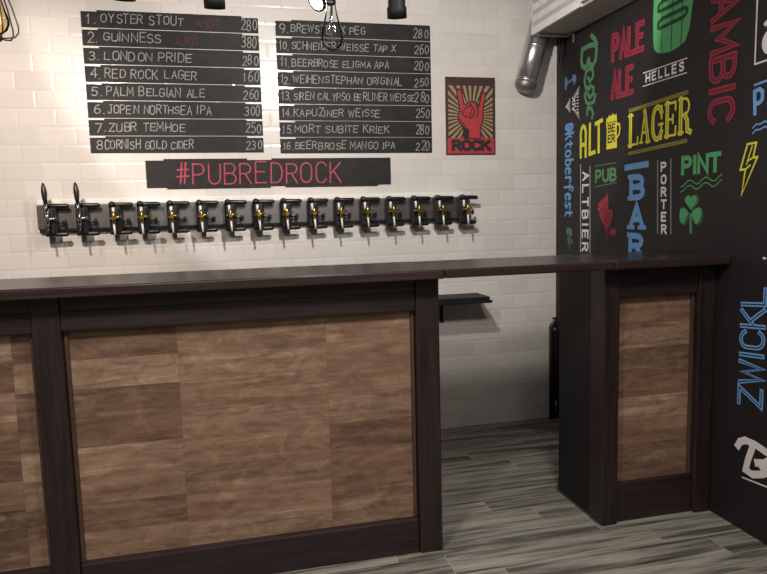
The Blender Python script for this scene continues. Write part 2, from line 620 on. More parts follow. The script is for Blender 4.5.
G = {
    'A': [[(0, 0), (.5, 1), (1, 0)], [(.19, .36), (.81, .36)]],
    'B': [[(0, 0), (0, 1), (.5, 1)] + arc(.5, .76, .42, .24, 90, -90)[1:] + [(0, .52)], [(.5, .52)] + arc(.52, .26, .48, .26, 90, -90)[1:] + [(0, 0)]],
    'C': [arc(.52, .72, .48, .28, 20, 180, 7) + arc(.52, .28, .48, .28, 180, 340, 7)],
    'D': [[(0, 0), (0, 1), (.45, 1)] + arc(.45, .5, .55, .5, 90, -90, 10)[1:] + [(0, 0)]],
    'E': [[(.95, 1), (0, 1), (0, 0), (.95, 0)], [(0, .52), (.8, .52)]],
    'F': [[(.95, 1), (0, 1), (0, 0)], [(0, .52), (.8, .52)]],
    'G': [arc(.52, .72, .48, .28, 25, 180, 7) + arc(.52, .28, .48, .28, 180, 360, 7) + [(1, .46), (.58, .46)]],
    'H': [[(0, 0), (0, 1)], [(1, 0), (1, 1)], [(0, .5), (1, .5)]],
    'I': [[(.5, 0), (.5, 1)]],
    'J': [[(.35, 1), (1, 1)], [(.75, 1), (.75, .25)] + arc(.4, .25, .35, .25, 0, -170, 6)],
    'K': [[(0, 0), (0, 1)], [(.95, 1), (0, .42)], [(.3, .6), (1, 0)]],
    'L': [[(0, 1), (0, 0), (.9, 0)]],
    'M': [[(0, 0), (.05, 1), (.5, .3), (.95, 1), (1, 0)]],
    'N': [[(0, 0), (0, 1), (1, 0), (1, 1)]],
    'O': [arc(.5, .68, .5, .32, 0, 180, 8) + arc(.5, .32, .5, .32, 180, 360, 8) + [(1, .68)]],
    'P': [[(0, 0), (0, 1), (.5, 1)] + arc(.5, .73, .47, .27, 90, -90)[1:] + [(0, .46)]],
    'R': [[(0, 0), (0, 1), (.5, 1)] + arc(.5, .75, .45, .25, 90, -90)[1:] + [(0, .5)], [(.45, .5), (1, 0)]],
    'S': [arc(.5, .76, .45, .24, 25, 270, 9) + arc(.5, .26, .48, .26, 90, -155, 9)],
    'T': [[(0, 1), (1, 1)], [(.5, 1), (.5, 0)]],
    'U': [[(0, 1), (0, .3)] + arc(.5, .3, .5, .3, 180, 360, 8) + [(1, 1)]],
    'V': [[(0, 1), (.5, 0), (1, 1)]],
    'W': [[(0, 1), (.25, 0), (.5, .85), (.75, 0), (1, 1)]],
    'X': [[(0, 0), (1, 1)], [(0, 1), (1, 0)]],
    'Y': [[(0, 1), (.5, .48), (1, 1)], [(.5, .48), (.5, 0)]],
    'Z': [[(0, 1), (1, 1), (0, 0), (1, 0)]],
    '0': [arc(.5, .5, .45, .5, 0, 360, 14)],
    '1': [[(.25, .75), (.6, 1), (.6, 0)]],
    '2': [arc(.5, .72, .42, .28, 165, -25, 8) + [(.05, 0), (1, 0)]],
    '3': [arc(.45, .76, .42, .24, 150, -90, 8) + arc(.45, .27, .48, .27, 90, -150, 8)],
    '4': [[(.7, 0), (.7, 1), (0, .32), (1, .32)]],
    '5': [[(.9, 1), (.15, 1), (.08, .55)] + arc(.45, .32, .48, .32, 120, -150, 9)],
    '6': [[(.8, .97)] + arc(.55, .32, .5, .62, 110, 180, 5) + arc(.5, .28, .45, .28, 180, 540, 12)],
    '7': [[(0, 1), (1, 1), (.4, 0)]],
    '8': [arc(.5, .75, .38, .25, -90, 270, 12), arc(.5, .25, .46, .25, 90, 450, 12)],
    '9': [arc(.5, .7, .43, .3, 0, 360, 12) + [(.85, .3), (.6, 0)]],
    '#': [[(.28, 0), (.42, 1)], [(.62, 0), (.76, 1)], [(0, .34), (1, .36)], [(.03, .66), (1, .68)]],
    '.': [[(.4, .0), (.5, .06)]],
    ' ': [],
    # blackletter / script small letters
    'k': [[(.1, 0), (.1, 1.05), (.3, .95)], [(.1, .45), (.7, .8), (.45, .5), (.9, 0)]],
    't': [[(.4, .95), (.35, .15), (.8, 0)], [(0, .68), (.85, .68)]],
    'o': [[(.1, .15), (.1, .6), (.5, .75), (.9, .55), (.9, .12), (.5, 0), (.1, .15)]],
    'b': [[(.2, 1.05), (.15, .1), (.5, 0), (.9, .15), (.9, .55), (.55, .72), (.15, .55)]],
    'e': [[(.1, .38), (.9, .5), (.75, .72), (.35, .72), (.08, .45), (.15, .12), (.5, 0), (.95, .15)]],
    'r': [[(.2, 0), (.2, .72)], [(.2, .5), (.55, .75), (.95, .62)]],
    'f': [[(.35, -.15), (.35, .9), (.6, 1.08), (.95, .95)], [(.05, .62), (.8, .62)]],
    's': [[(.9, .62), (.5, .75), (.15, .58), (.85, .2), (.5, 0), (.08, .12)]],
    'q': [[(.2, .95), (.05, .6), (.15, .1), (.55, 0), (.95, .3), (.95, .75), (.6, 1), (.2, .95), (.55, .6), (.55, .1)]],
}
WID = {'I': .22, '.': .25, ' ': .45, 'M': 1.2, 'W': 1.3, '1': .7, 'J': .9}


def layout(txt, gap=.35):
    x = 0
    out = []
    for c in txt:
        wd = WID.get(c, 1.0)
        out.append((c, x, wd))
        x += wd + gap
    return out, x - gap


def text_strokes(txt, length, height, gap=.35, jitter=0.0, rnd=None, slant=0.0):
    """list of 2-D polylines; u runs along the line 0..length, v 0..height"""
    lay, tot = layout(txt, gap)
    k = length / tot
    res = []
    for c, x, wd in lay:
        jx = jy = 0
        sc = 1
        if jitter and rnd:
            jx = rnd.uniform(-1, 1) * jitter * height
            jy = rnd.uniform(-1, 1) * jitter * height
            sc = 1 + rnd.uniform(-1, 1) * jitter * 1.6
        for st in G[c]:
            res.append([((x + px * wd) * k + jx + slant * py * height, py * height * sc + jy) for px, py in st])
    return res


def mural_map(s0, z0, mode, layer=0):
    """right wall: s is the distance from the corner towards the room, viewed from inside the room"""
    x = -0.0012 - 0.0009 * layer
    if mode == 'h':
        return lambda u, v: (x, -(s0 + u), z0 + v)
    if mode == 'down':     # reads downwards, tops of the letters to the right
        return lambda u, v: (x, -(s0 + v), z0 - u)
    if mode == 'up':       # reads upwards, tops of the letters to the left
        return lambda u, v: (x, -(s0 - v), z0 + u)


def wall_map(x0, z0, y):
    return lambda u, v: (x0 + u, y, z0 + v)


# ================================================================== THE SETTING
XL, YF, ZC = -4.3, -5.9, 2.52
fl = MB().box((XL, YF, -0.08), (0.0, 0.0, 0.0)).build('floor', MT['floor'])
tag(fl, kind='structure')
wb = MB().box((XL, 0.0, -0.08), (0.12, 0.12, ZC)).build('wall_back', MT['tile'])
tag(wb, kind='structure')
wr = MB().box((0.0, YF, -0.08), (0.12, 0.0, ZC)).build('wall_right', MT['blackwall'])
tag(wr, kind='structure')
wl = MB().box((XL - 0.12, YF, -0.08), (XL, 0.12, ZC)).build('wall_left', MT['sidewall'])
tag(wl, kind='structure')
wf = MB().box((XL - 0.12, YF - 0.12, -0.08), (0.12, YF, ZC)).build('wall_front', MT['sidewall'])
tag(wf, kind='structure')
ce = MB().box((XL - 0.12, YF - 0.12, ZC), (0.12, 0.12, ZC + 0.08)).build('ceiling', MT['ceil'])
tag(ce, kind='structure')

# ------------------------------------------------------------------ painted lettering on the right wall


def painted(name, label, layers):
    """layers: list of (paint, [(kind, data...)]); the first is the object, further colours are its sub-parts"""
    root = None
    for li, (paint, shapes, lay) in enumerate(layers):
        mb = MB()
        cnt = 0
        for sh in shapes:
            if sh[0] == 'line':
                _, strokes, width, fm = sh
                for st in strokes:
                    cl_ = len(st) > 3 and (Vector(st[0]) - Vector(st[-1])).length < 1e-5
                    mb.ribbon(st, width, fm(lay + .09 * (cnt % 8)), cl_)
                    cnt += 1
            else:
                _, pts, fm = sh
                f = fm(lay + .09 * (cnt % 8))
                cnt += 1
                mb.poly([f(*p) for p in pts])
        o = mb.build(name if li == 0 else name + '_detail', PM[paint], wr if li == 0 else root)
        if li == 0:
            root = o
            o['label'] = label
    return root


def HM(s0, z0, mode='h'):
    return lambda layer: mural_map(s0, z0, mode, layer)


ABS = HM(0, 0)


def word(txt, label, s0, z0, mode, length, height, width, paint, gap=.35, inner=None, extra=None, slant=0.0):
    ts = text_strokes(txt, length, height, gap, slant=slant)
    sh = [('line', ts, width, HM(s0, z0, mode))]
    if extra:
        sh += extra
    layers = [(paint, sh, 0)]
    if inner:
        layers.append((inner[0], [('line', ts, inner[1], HM(s0, z0, mode))], 1))
    return painted('painted_word', label, layers)


def seg(s0, z0, s1, z1, width):
    return ('line', [[(s0, z0), (s1, z1)]], width, ABS)


# Beer (script, reading downwards)
beer = [[(-.005, .13), (-.035, .11), (.045, .145), (.055, .0), (.05, .0)],
        [(.045, .005), (.13, .005)],
        ]
B_out = [(.0, .118), (.03, .152), (.055, .150)]
bs = []
f_b = lambda pts: pts
bs.append([(2.219 - a, b) for a, b in []])
# strokes in (s, z)
bst = [[(.385, 2.222), (.425, 2.19), (.437, 2.13), (.428, 2.085), (.400, 2.062), (.372, 2.072), (.358, 2.105)],
       [(.437, 2.165), (.36, 2.176), (.290, 2.172)],
       [(.292, 2.172), (.283, 2.12), (.292, 2.085), (.320, 2.068), (.345, 2.078), (.358, 2.105)],
       [(.352, 2.01), (.375, 1.985), (.405, 2.005), (.405, 2.035), (.375, 2.055), (.335, 2.045), (.318, 2.005), (.33, 1.965), (.37, 1.945)],
       [(.352, 1.925), (.375, 1.90), (.41, 1.915), (.412, 1.945), (.385, 1.96), (.345, 1.955), (.322, 1.92), (.34, 1.88), (.38, 1.865)],
       [(.43, 1.905), (.415, 1.87), (.38, 1.868), (.352, 1.845), (.348, 1.815)],
       [(.352, 1.845), (.395, 1.838), (.41, 1.81), (.40, 1.79)]]
painted('painted_word', 'green script word Beer reading downwards near the corner',
        [('green_dim', [('line', bst[:3], .026, ABS), ('line', bst[3:], .020, ABS)], 0)])
# compass / blue mark
painted('painted_emblem', 'small blue dividers emblem in the upper corner by the tiles',
        [('steel_blue', [('poly', [(.100, 2.055), (.120, 2.060), (.135, 2.03), (.118, 1.985), (.100, 1.992)], ABS),
                         ('poly', [(.185, 2.058), (.225, 2.052), (.232, 2.02), (.200, 1.995), (.198, 2.025)], ABS),
                         seg(.12, 2.022, .205, 2.035, .014)], 0)])
# triangle with XIV
rays = []
for k in range(7):
    zz = 1.862 + k * .0098
    rays.append([(.112 + abs(k - 3) * .008, 1.892 + (k - 3) * .004), (.165, 1.892 + (k - 3) * .0125)])
rays2 = [[(.238, 1.84 + k * .017), (.258, 1.838 + k * .0175)] for k in range(7)]
painted('painted_emblem', 'white rayed triangle with roman numeral between Beer and the tiles',
        [('grey', [('poly', [(.268, 1.985), (.252, 1.935), (.205, 1.930), (.182, 1.928)], ABS),
                   ('poly', [(.270, 1.797), (.205, 1.855), (.225, 1.852), (.258, 1.845)], ABS)], 0),
         ('white', [('line', rays, .0045, ABS), ('line', rays2, .005, ABS),
                    ('line', text_strokes('XIV', .075, .030), .0085, HM(.192, 1.930, 'down'))], 1)])
# Oktoberfest
word('qktoberfest', 'blue blackletter word Oktoberfest reading downwards beside the tiled wall', .112, 1.790, 'down', .535, .085, .0135, 'blue', gap=.25)
painted('painted_emblem', 'small green hop sprig low beside the tiled wall',
        [('green_dim', [('poly', [(.13, 1.185), (.15, 1.20), (.165, 1.175), (.15, 1.150), (.13, 1.155)], ABS),
                        ('poly', [(.165, 1.190), (.19, 1.185), (.195, 1.15), (.175, 1.135), (.160, 1.16)], ABS),
                        ('poly', [(.14, 1.135), (.16, 1.140), (.17, 1.115), (.15, 1.095)], ABS),
                        ('poly', [(.18, 1.13), (.20, 1.125), (.198, 1.10), (.18, 1.095)], ABS),
                        seg(.160, 1.19, .168, 1.065, .007)], 0)])
# PALE ALE
for txt, s0, z0, ln, lab in (('PALE', .590, 2.047, .250, 'red condensed word PALE high on the black wall'), ('ALE', .588, 1.862, .172, 'red condensed word ALE under PALE')):
    ts = text_strokes(txt, ln, .118, .45)
    painted('painted_word', lab, [('red', [('line', ts, .029, HM(s0, z0))], 0),
                                  ('red_dark', [('line', ts, .008, HM(s0, z0))], 1)])
# HELLES
word('HELLES', 'white word HELLES between two ruled lines', .868, 1.886, 'h', .262, .034, .0088, 'white', gap=.75,
     extra=[seg(.845, 1.931, 1.150, 1.931, .0045), seg(.845, 1.8705, 1.151, 1.8705, .0045)])
# barrel badge with dark lettering
bar_pts = [(.918, 2.33), (.912, 2.16), (.918, 2.05), (.926, 2.018), (.95, 1.999), (.985, 1.990), (1.036, 1.984), (1.09, 1.990), (1.135, 2.004), (1.158, 2.045),
           (1.168, 2.09), (1.178, 2.157), (1.178, 2.33)]
ov = []
for zc in (2.124, 2.198, 2.272):
    ov.append([(.962 + .0, zc - .020), (1.12, zc - .016), (1.142, zc - .004), (1.145, zc + .012), (1.13, zc + .02), (.975, zc + .018), (.953, zc + .006), (.950, zc - .014), (.962, zc - .020)])
painted('painted_emblem', 'green barrel shaped badge with dark loops at the top of the wall',
        [('green', [('poly', bar_pts, ABS)], 0),
         ('green_dark', [('line', ov, .017, ABS),
                         ('line', [[(.979, 2.33), (.979, 1.990)], [(1.050, 2.33), (1.045, 1.985)], [(1.117, 2.33), (1.110, 1.996)]], .005, ABS)], 1)])
# LAGER (condensed slab serif with inline)
LG = {'L': [[(.2, 0), (.2, 1)], [(.2, .03), (.95, .03), (.98, .25)], [(0, .98), (.45, .98)], [(0, .02), (.4, .02)]],
      'A': [[(.12, .02), (.48, 1)], [(.45, 1), (.82, .02)], [(.25, .32), (.68, .32)], [(0, .02), (.28, .02)], [(.62, .02), (1, .02)]],
      'G': [arc(.5, .62, .42, .37, 30, 180, 8) + arc(.5, .38, .42, .37, 180, 335, 8), [(.88, 0), (.88, .45)], [(.62, .45), (1, .45)], [(.88, .62), (.88, 1)]],
      'E': [[(.2, 0), (.2, 1)], [(0, .98), (.9, .98), (.92, .76)], [(0, .02), (.92, .02), (.95, .26)], [(.2, .5), (.7, .5)], [(.7, .38), (.7, .62)]],
      'R': [[(.18, 0), (.18, 1)], [(0, .98), (.5, .98)] + arc(.5, .75, .36, .23, 90, -90)[1:] + [(.18, .52)], [(.5, .52), (.72, .35), (.76, .05), (1.0, .0)], [(0, .02), (.4, .02)]]}
thick, thin, stems = [], [], []
for i, c in enumerate('LAGER'):
    x0 = .735 + i * .0925
    for j, st in enumerate(LG[c]):
        pts = [(x0 + px * .078, 1.602 + i * .004 + py * .148) for px, py in st]
        main = (c == 'A' and j == 1) or (c != 'A' and j == 0) or (c == 'R' and j == 2)
        (thick if main else thin).append(pts)
        if main:
            stems.append(pts)
wav = lambda zb, lift: [[(.735 + .0036 * k, zb + lift * k / 120 + .0075 * math.sin(k * PI / 4)) for k in range(121)]]
wav2 = lambda zb, lift: [[(.735 + .0036 * k, zb + lift * k / 120 - .0075 * math.sin(k * PI / 4)) for k in range(121)]]
painted('painted_word', 'large yellow slab serif word LAGER between two wavy braids',
        [('yellow', [('line', thick, .0235, ABS), ('line', thin, .011, ABS)], 0),
         ('ground', [('line', stems, .0028, ABS)], 1),
         ('yellow_dim', [('line', wav(1.773, .014), .0035, ABS), ('line', wav2(1.773, .014), .0035, ABS),
                         ('line', wav(1.566, .016), .0035, ABS), ('line', wav2(1.566, .016), .0035, ABS)], 0)])
# ALT + mug
painted('painted_word', 'yellow narrow word ALT beside the painted beer mug',
        [('yellow', [('line', [[(.284, 1.590), (.284, 1.725)] + [(.294, 1.748), (.310, 1.756), (.326, 1.748), (.336, 1.725)] + [(.336, 1.590)], [(.284, 1.655), (.336, 1.655)],
                               [(.378, 1.757), (.378, 1.598), (.428, 1.604)], [(.435, 1.752), (.497, 1.762)], [(.466, 1.755), (.468, 1.602)]], .022, ABS)], 0)])
painted('painted_emblem', 'yellow beer mug with dark letters BEER beside the word ALT',
        [('yellow', [('poly', [(.541, 1.606), (.637, 1.606), (.633, 1.70), (.636, 1.735), (.628, 1.78), (.612, 1.770), (.598, 1.784), (.58, 1.770), (.565, 1.780), (.552, 1.764), (.538, 1.768), (.535, 1.738), (.543, 1.70)], ABS),
                     ('line', [[(.633, 1.725), (.655, 1.722), (.661, 1.70), (.655, 1.672), (.634, 1.655)]], .010, ABS)], 0),
         ('ground', [('line', text_strokes('BE', .062, .035), .0075, HM(.557, 1.692)), ('line', text_strokes('ER', .062, .035), .0075, HM(.557, 1.640)),
                     ('line', [[(.543, 1.738), (.632, 1.740)]], .004, ABS)], 1)])
# PUB + dragon
word('PUB', 'green word PUB between two thin lines', .443, 1.444, 'h', .188, .056, .017, 'green_dim', gap=.4,
     extra=[seg(.432, 1.528, .636, 1.531, .004), seg(.434, 1.417, .640, 1.430, .004)])
painted('painted_emblem', 'red heraldic lion figure under the word PUB',
        [('red', [('poly', [(.555, 1.382), (.562, 1.362), (.568, 1.33), (.560, 1.300), (.580, 1.292), (.602, 1.296), (.610, 1.272), (.600, 1.245), (.592, 1.222), (.575, 1.205),
                            (.562, 1.188), (.552, 1.185), (.536, 1.195), (.530, 1.215), (.508, 1.228), (.495, 1.248), (.478, 1.262), (.486, 1.278), (.460, 1.298), (.474, 1.310),
                            (.470, 1.332), (.492, 1.338), (.506, 1.352), (.520, 1.345), (.524, 1.362), (.540, 1.360)], ABS),
                  ('poly', [(.585, 1.182), (.598, 1.195), (.612, 1.190), (.635, 1.196), (.642, 1.176), (.632, 1.160), (.612, 1.154), (.602, 1.166), (.585, 1.162)], ABS),
                  ('line', [[(.548, 1.19), (.552, 1.165), (.548, 1.138)], [(.562, 1.19), (.566, 1.168), (.585, 1.170)]], .008, ABS)], 0),
         ('red_dark', [('line', [[(.525, 1.335), (.532, 1.30), (.522, 1.265)], [(.552, 1.275), (.545, 1.24), (.556, 1.215)], [(.49, 1.29), (.512, 1.30)], [(.57, 1.27), (.585, 1.25)]], .006, ABS)], 1)])
# ALTBIER
word('ALTBIER', 'white word ALTBIER reading downwards between two lines', .308, 1.502, 'down', .436, .058, .0125, 'white', gap=.72,
     extra=[seg(.284, 1.548, .291, 1.055, .0045), seg(.383, 1.53, .391, 1.055, .0045)])
# BAR stacked slab letters
bar_sh = [seg(.718, 1.499, .888, 1.504, .030)]
slab = []
for c, zt in (('B', 1.458), ('A', 1.316), ('R', 1.172)):
    zb = zt - .112
    slab.append(text_strokes(c, .098, .098))
    bar_sh.append(('line', slab[-1], .029, HM(.763, zb + .004)))
    if c == 'A':
        bar_sh += [seg(.742, zb, .790, zb, .020), seg(.832, zb, .882, zb, .020)]
    else:
        bar_sh += [seg(.744, zb, .775, zb, .022), seg(.744, zb + .106, .775, zb + .106, .022)]
        if c == 'R':
            bar_sh.append(seg(.84, zb, .885, zb, .022))
painted('painted_word', 'blue slab serif letters BAR stacked under a blue dash', [('blue', bar_sh, 0)])
# PORTER
po = []
for i, c in enumerate('PORTER'):
    po.append(('line', text_strokes(c, .031, .036), .0105, HM(.994 + .0024 * i, 1.464 - i * .0567)))
painted('painted_word', 'white stacked letters PORTER between two upright lines',
        [('white', po, 0), ('grey', [seg(.966, 1.512, .976, 1.180, .0065), seg(1.059, 1.513, 1.071, 1.180, .0065)], 0)])
# PINT, waves, clover
wv = lambda zb: [[(1.132 + .246 * k / 40, zb + .018 * k / 40 + .0105 * math.cos(2 * PI * (k / 40 * 2.5 + .45))) for k in range(41)]]
word('PINT', 'bright green word PINT above two wavy lines', 1.140, 1.443, 'h', .222, .066, .020, 'green', gap=.38,
     extra=[('line', wv(1.397), .005, ABS), ('line', wv(1.375), .005, ABS)])
def heart(cx, cz, w_, h_, rot):
    pts = []
    for k in range(24):
        t = 2 * PI * k / 24
        px = 16 * math.sin(t) ** 3 / 32
        pz = (13 * math.cos(t) - 5 * math.cos(2 * t) - 2 * math.cos(3 * t) - math.cos(4 * t) + 17) / 29
        px *= w_
        pz *= h_
        ca, sa = math.cos(rot), math.sin(rot)
        pts.append((cx + px * ca - pz * sa, cz + px * sa + pz * ca))
    return pts
def zc_(pts, ds=0.0, dz=0.0):
    return [(1.130 + (x_ - 120) * .000549 + ds, 1.285 - (y_ - 230) * .000372 + dz) for x_, y_ in pts]
leaf_l = [(232, 270), (205, 235), (185, 212), (152, 202), (124, 222), (118, 290), (124, 365), (150, 395), (180, 385), (198, 330), (215, 290)]
leaf_r = [(255, 270), (280, 238), (305, 218), (342, 200), (370, 225), (373, 290), (358, 350), (332, 390), (302, 392), (282, 350), (266, 300)]
cl_shadow = [('poly', heart(1.208, 1.276, .080, .072, 0), ABS), ('poly', zc_(leaf_l, .006, -.006), ABS), ('poly', zc_(leaf_r, .007, -.007), ABS)]
cl_gap = [('poly', heart(1.2045, 1.278, .079, .071, 0), ABS), ('poly', zc_(leaf_l, .003, -.0035), ABS), ('poly', zc_(leaf_r, .004, -.0045), ABS)]
cl_face = [('poly', heart(1.201, 1.280, .078, .068, 0), ABS), ('poly', zc_(leaf_l), ABS), ('poly', zc_(leaf_r), ABS)]
painted('painted_emblem', 'green three leaf clover under the word PINT',
        [('green_dim', cl_shadow + [seg(1.199, 1.262, 1.203, 1.188, .016)], 0), ('ground', cl_gap, 1), ('green', cl_face, 2)])
# LAMBIC
word('LAMBIC', 'large red outlined word LAMBIC reading downwards', 1.298, 2.235, 'down', .595, .128, .026, 'red', gap=.38, inner=('red_dark', .011))
# framed sign, cut by the picture edge
painted('painted_emblem', 'white rectangular outline with a round white letter at the right edge',
        [('white', [seg(1.529, 2.16, 1.528, 1.822, .0065), seg(1.528, 1.822, 1.76, 1.832, .0065), seg(1.76, 1.832, 1.76, 2.16, .0065),
                    ('poly', [(1.60 + .042 * math.cos(a * PI / 9), 1.888 + .046 * math.sin(a * PI / 9)) for a in range(18)], ABS),
                    seg(1.572, 1.955, 1.60, 1.975, .016)], 0)])
painted('painted_word', 'blue letter P with dash and waves at the right edge',
        [('blue', [seg(1.530, 1.746, 1.60, 1.752, .008),
                   ('line', [[(1.537, 1.640), (1.532, 1.722), (1.555, 1.727), (1.570, 1.715), (1.570, 1.688), (1.556, 1.676), (1.536, 1.676)]], .016, ABS),
                   ('line', [[(1.530, 1.588), (1.545, 1.600), (1.565, 1.598), (1.585, 1.606), (1.605, 1.598)]], .006, ABS),
                   ('line', [[(1.530, 1.568), (1.545, 1.580), (1.565, 1.578), (1.585, 1.586), (1.605, 1.578)]], .006, ABS)], 0)])
bolt = [(1.506, 1.531), (1.549, 1.532), (1.536, 1.478), (1.557, 1.478), (1.484, 1.338), (1.500, 1.436), (1.474, 1.436), (1.506, 1.531)]
painted('painted_emblem', 'yellow lightning bolt at the right of the black wall',
        [('yellow', [('line', [bolt], .0085, ABS), seg(1.536, 1.478, 1.512, 1.468, .007), seg(1.500, 1.436, 1.523, 1.450, .007), ('line', [[(1.53, 1.522), (1.505, 1.455)]], .006, ABS)], 0)])
# ZWICKL (upwards)
zt = text_strokes('ZWICKL', .462, .112, .32, slant=-.10)
painted('painted_word', 'blue outlined word ZWICKL reading upwards at the right edge',
        [('blue', [('line', zt, .018, HM(1.620, .528, 'up'))], 0), ('ground', [('line', zt, .0045, HM(1.620, .528, 'up'))], 1)])
# big white T.. script, cut by the picture edge
painted('painted_word', 'white script letters with an underline low at the right edge',
        [('white', [('line', [[(1.510, .338), (1.522, .360), (1.55, .375), (1.60, .374), (1.66, .362)], [(1.588, .366), (1.566, .30), (1.556, .256), (1.590, .250), (1.635, .268), (1.668, .29)],
                              [(1.610, .305), (1.650, .318), (1.668, .335)]], .029, ABS), ('poly', [(1.602, .304), (1.640, .330), (1.662, .325), (1.655, .262), (1.632, .262), (1.630, .285)], ABS),
                    seg(1.541, .219, 1.68, .231, .006)], 0)])
painted('painted_dot', 'tiny white dot on the black wall at the right edge', [('white', [seg(1.604, 1.100, 1.613, 1.0995, .008)], 0)])

# ================================================================== THE BAR
D = -1.3656           # face of the posts
PB = D + 0.045        # face of the plank panels
ZT, TH = 1.100, 0.035
ZB = ZT - TH
BACK = -1.03
bar = thing('bar_counter', 'long bar counter of dark posts framing reclaimed plank panels', 'bar counter', (-2.5, -1.2, 0))
XE = -3.89
MB().box((XE, PB + 0.004, 0.0), (-1.215, BACK, ZB)).build('carcass', MT['side'], bar)
for x0, x1 in ((XE, -3.80), (-2.587, -2.499), (-1.292, -1.202)):
    MB().box((x0, D, 0.0), (x1, PB + 0.06, ZB - 0.0005), 0.005).build('post', MT['wood_v'], bar)
for x0, x1 in ((-3.80, -2.587), (-2.499, -1.292)):
    MB().box((x0 + .0005, PB - 0.004, 0.10), (x1 - .0005, PB + 0.003, 0.97)).build('plank_panel', MT['plank'], bar)
    m = MB().box((x0 + .0005, D + 0.008, 0.942), (x1 - .0005, PB + .003, ZB - 0.001), 0.004)
    m.box((x0 + .0005, D + 0.003, 0.945), (x1 - .0005, D + 0.02, 1.012), 0.004)
    m.build('top_rail', MT['wood_h'], bar)
    MB().box((x0 + .0005, D + 0.010, 0.0), (x1 - .0005, PB + 0.003, 0.135), 0.005).build('bottom_rail', MT['wood_h'], bar)
    # slim bead round the panel
    r = 0.007
    MB().box((x0 + .001, PB - 0.018, 0.135), (x0 + 2 * r, PB - 0.004, 0.942), 0.003).build('panel_bead', MT['bead'], bar)
    MB().box((x1 - 2 * r, PB - 0.018, 0.135), (x1 - .001, PB - 0.004, 0.942), 0.003).build('panel_bead', MT['bead'], bar)

DF, DB = -1.4463, -1.0108
wt = MB().box((XE - 0.02, DF, ZB), (-1.206, DB, ZT), 0.006, 3).build('worktop', MT['top'])
tag(wt, 'long dark varnished worktop along the main bar counter', 'worktop')
fp = MB().box((-1.203, DF + 0.004, ZB + 0.001), (-0.521, DB, ZT - 0.001), 0.005, 3).build('counter_flap', MT['top'])
tag(fp, 'dark lift-up flap bridging the gap between the two counters', 'counter flap')
ct = MB().box((-0.518, DF + 0.002, ZB), (-0.003, DB, ZT), 0.006, 3).build('worktop', MT['top'])
tag(ct, 'short dark worktop on the small cabinet against the black wall', 'worktop')

cab = thing('bar_cabinet', 'small bar cabinet with one plank panel against the black wall', 'cabinet', (-0.26, -1.2, 0))
CL = -0.515
MB().box((CL + 0.003, D + 0.004, 0.0), (CL + 0.025, -0.993, ZB)).build('side_panel', MT['side'], cab)
MB().box((CL + 0.026, PB + 0.004, 0.0), (-0.004, -1.0, ZB - 0.001)).build('carcass', MT['side'], cab)
MB().box((CL, D, 0.0), (-0.446, PB + 0.06, ZB - 0.0005), 0.005).build('post', MT['wood_v'], cab)
MB().box((-0.080, D, 0.0), (-0.003, PB + 0.06, ZB - 0.0005), 0.005).build('post', MT['wood_v'], cab)
MB().box((-0.4455, PB - 0.004, 0.10), (-0.0805, PB + 0.003, 0.97)).build('plank_panel', MT['plank'], cab)
MB().box((-0.4455, D + 0.008, 0.945), (-0.0805, PB + 0.003, ZB - 0.001), 0.004).build('top_rail', MT['wood_h'], cab)
MB().box((-0.4455, D + 0.016, 0.0), (-0.0805, PB + 0.003, 0.165), 0.005).build('bottom_rail', MT['wood_h'], cab)
MB().box((-0.4450, PB - 0.02, 0.165), (-0.433, PB - 0.004, 0.945), 0.003).build('panel_bead', MT['bead'], cab)
MB().box((-0.094, PB - 0.02, 0.165), (-0.081, PB - 0.004, 0.945), 0.003).build('panel_bead', MT['bead'], cab)
MB().box((CL - 0.006, D + 0.006, 0.0), (CL + 0.002, -0.99, 0.008)).build('floor_trim', MT['steel'], cab)

# ================================================================== MENU STRIPS
YB = -0.0035


def strip(x0, x1, z0, z1, label, cat, group, notches):
    """black slat; its ends are stepped so that the wall shows as white tabs in the joint"""
    n = 0.0075
    l, r_ = notches
    pts = []
    zz = z1
    if l:
        pts += [(x0, z0), (x0, z1 - n), (x0 + l, z1 - n), (x0 + l, z1)]
    else:
        pts += [(x0, z0), (x0, z1)]
    if r_:
        pts += [(x1 - r_, z1), (x1 - r_, z1 - n), (x1, z1 - n), (x1, z0)]
    else:
        pts += [(x1, z1), (x1, z0)]
    o = MB().prism([(p[0], -0.001, p[1]) for p in pts], (0, YB + 0.001 - 0.001, 0)).build('chalkboard_strip', MT['board'])
    return tag(o, label, cat, group)


rnd = random.Random(3)
ORD = ['topmost', 'second from the top', 'third from the top', 'fourth from the top', 'fifth from the top', 'sixth from the top', 'seventh from the top', 'lowest']
LEFT = [('1.', 'OYSTER STOUT', -2.125, '280', 'A3OT'), ('2.', 'GUINNESS', -2.235, '380', 'A3OT'), ('3.', 'LONDON PRIDE', -2.087, '280', None),
        ('4.', 'RED ROCK LAGER', -2.069, '160', None), ('5.', 'PALM BELGIAN ALE', -2.035, '260', None), ('6.', 'JOPEN NORTHSEA IPA', -2.008, '300', None),
        ('7.', 'ZUBR TEMHOE', -2.143, '250', None), ('8.', 'CORNISH GOLD CIDER', -2.104, '230', None)]
RIGHT = [('9.', 'BREWSTER K PEG', -1.162, '280'), ('10.', 'SCHNEIDER WEISSE TAP X', -0.991, '260'), ('11.', 'BEERBROSE ELIGMA APA', -1.033, '200'),
         ('12.', 'WEIHENSTEPHAN ORIGINAL', -0.954, '250'), ('13.', 'SIREN CALYPSO BERLINER WEISSE', -0.884, '280'), ('14.', 'KAPUZINER WEISSE', -1.087, '250'),
         ('15.', 'MORT SUBITE KRIEK', -1.036, '280'), ('16.', 'BEERBROSE MANGO IPA', -1.010, '220')]


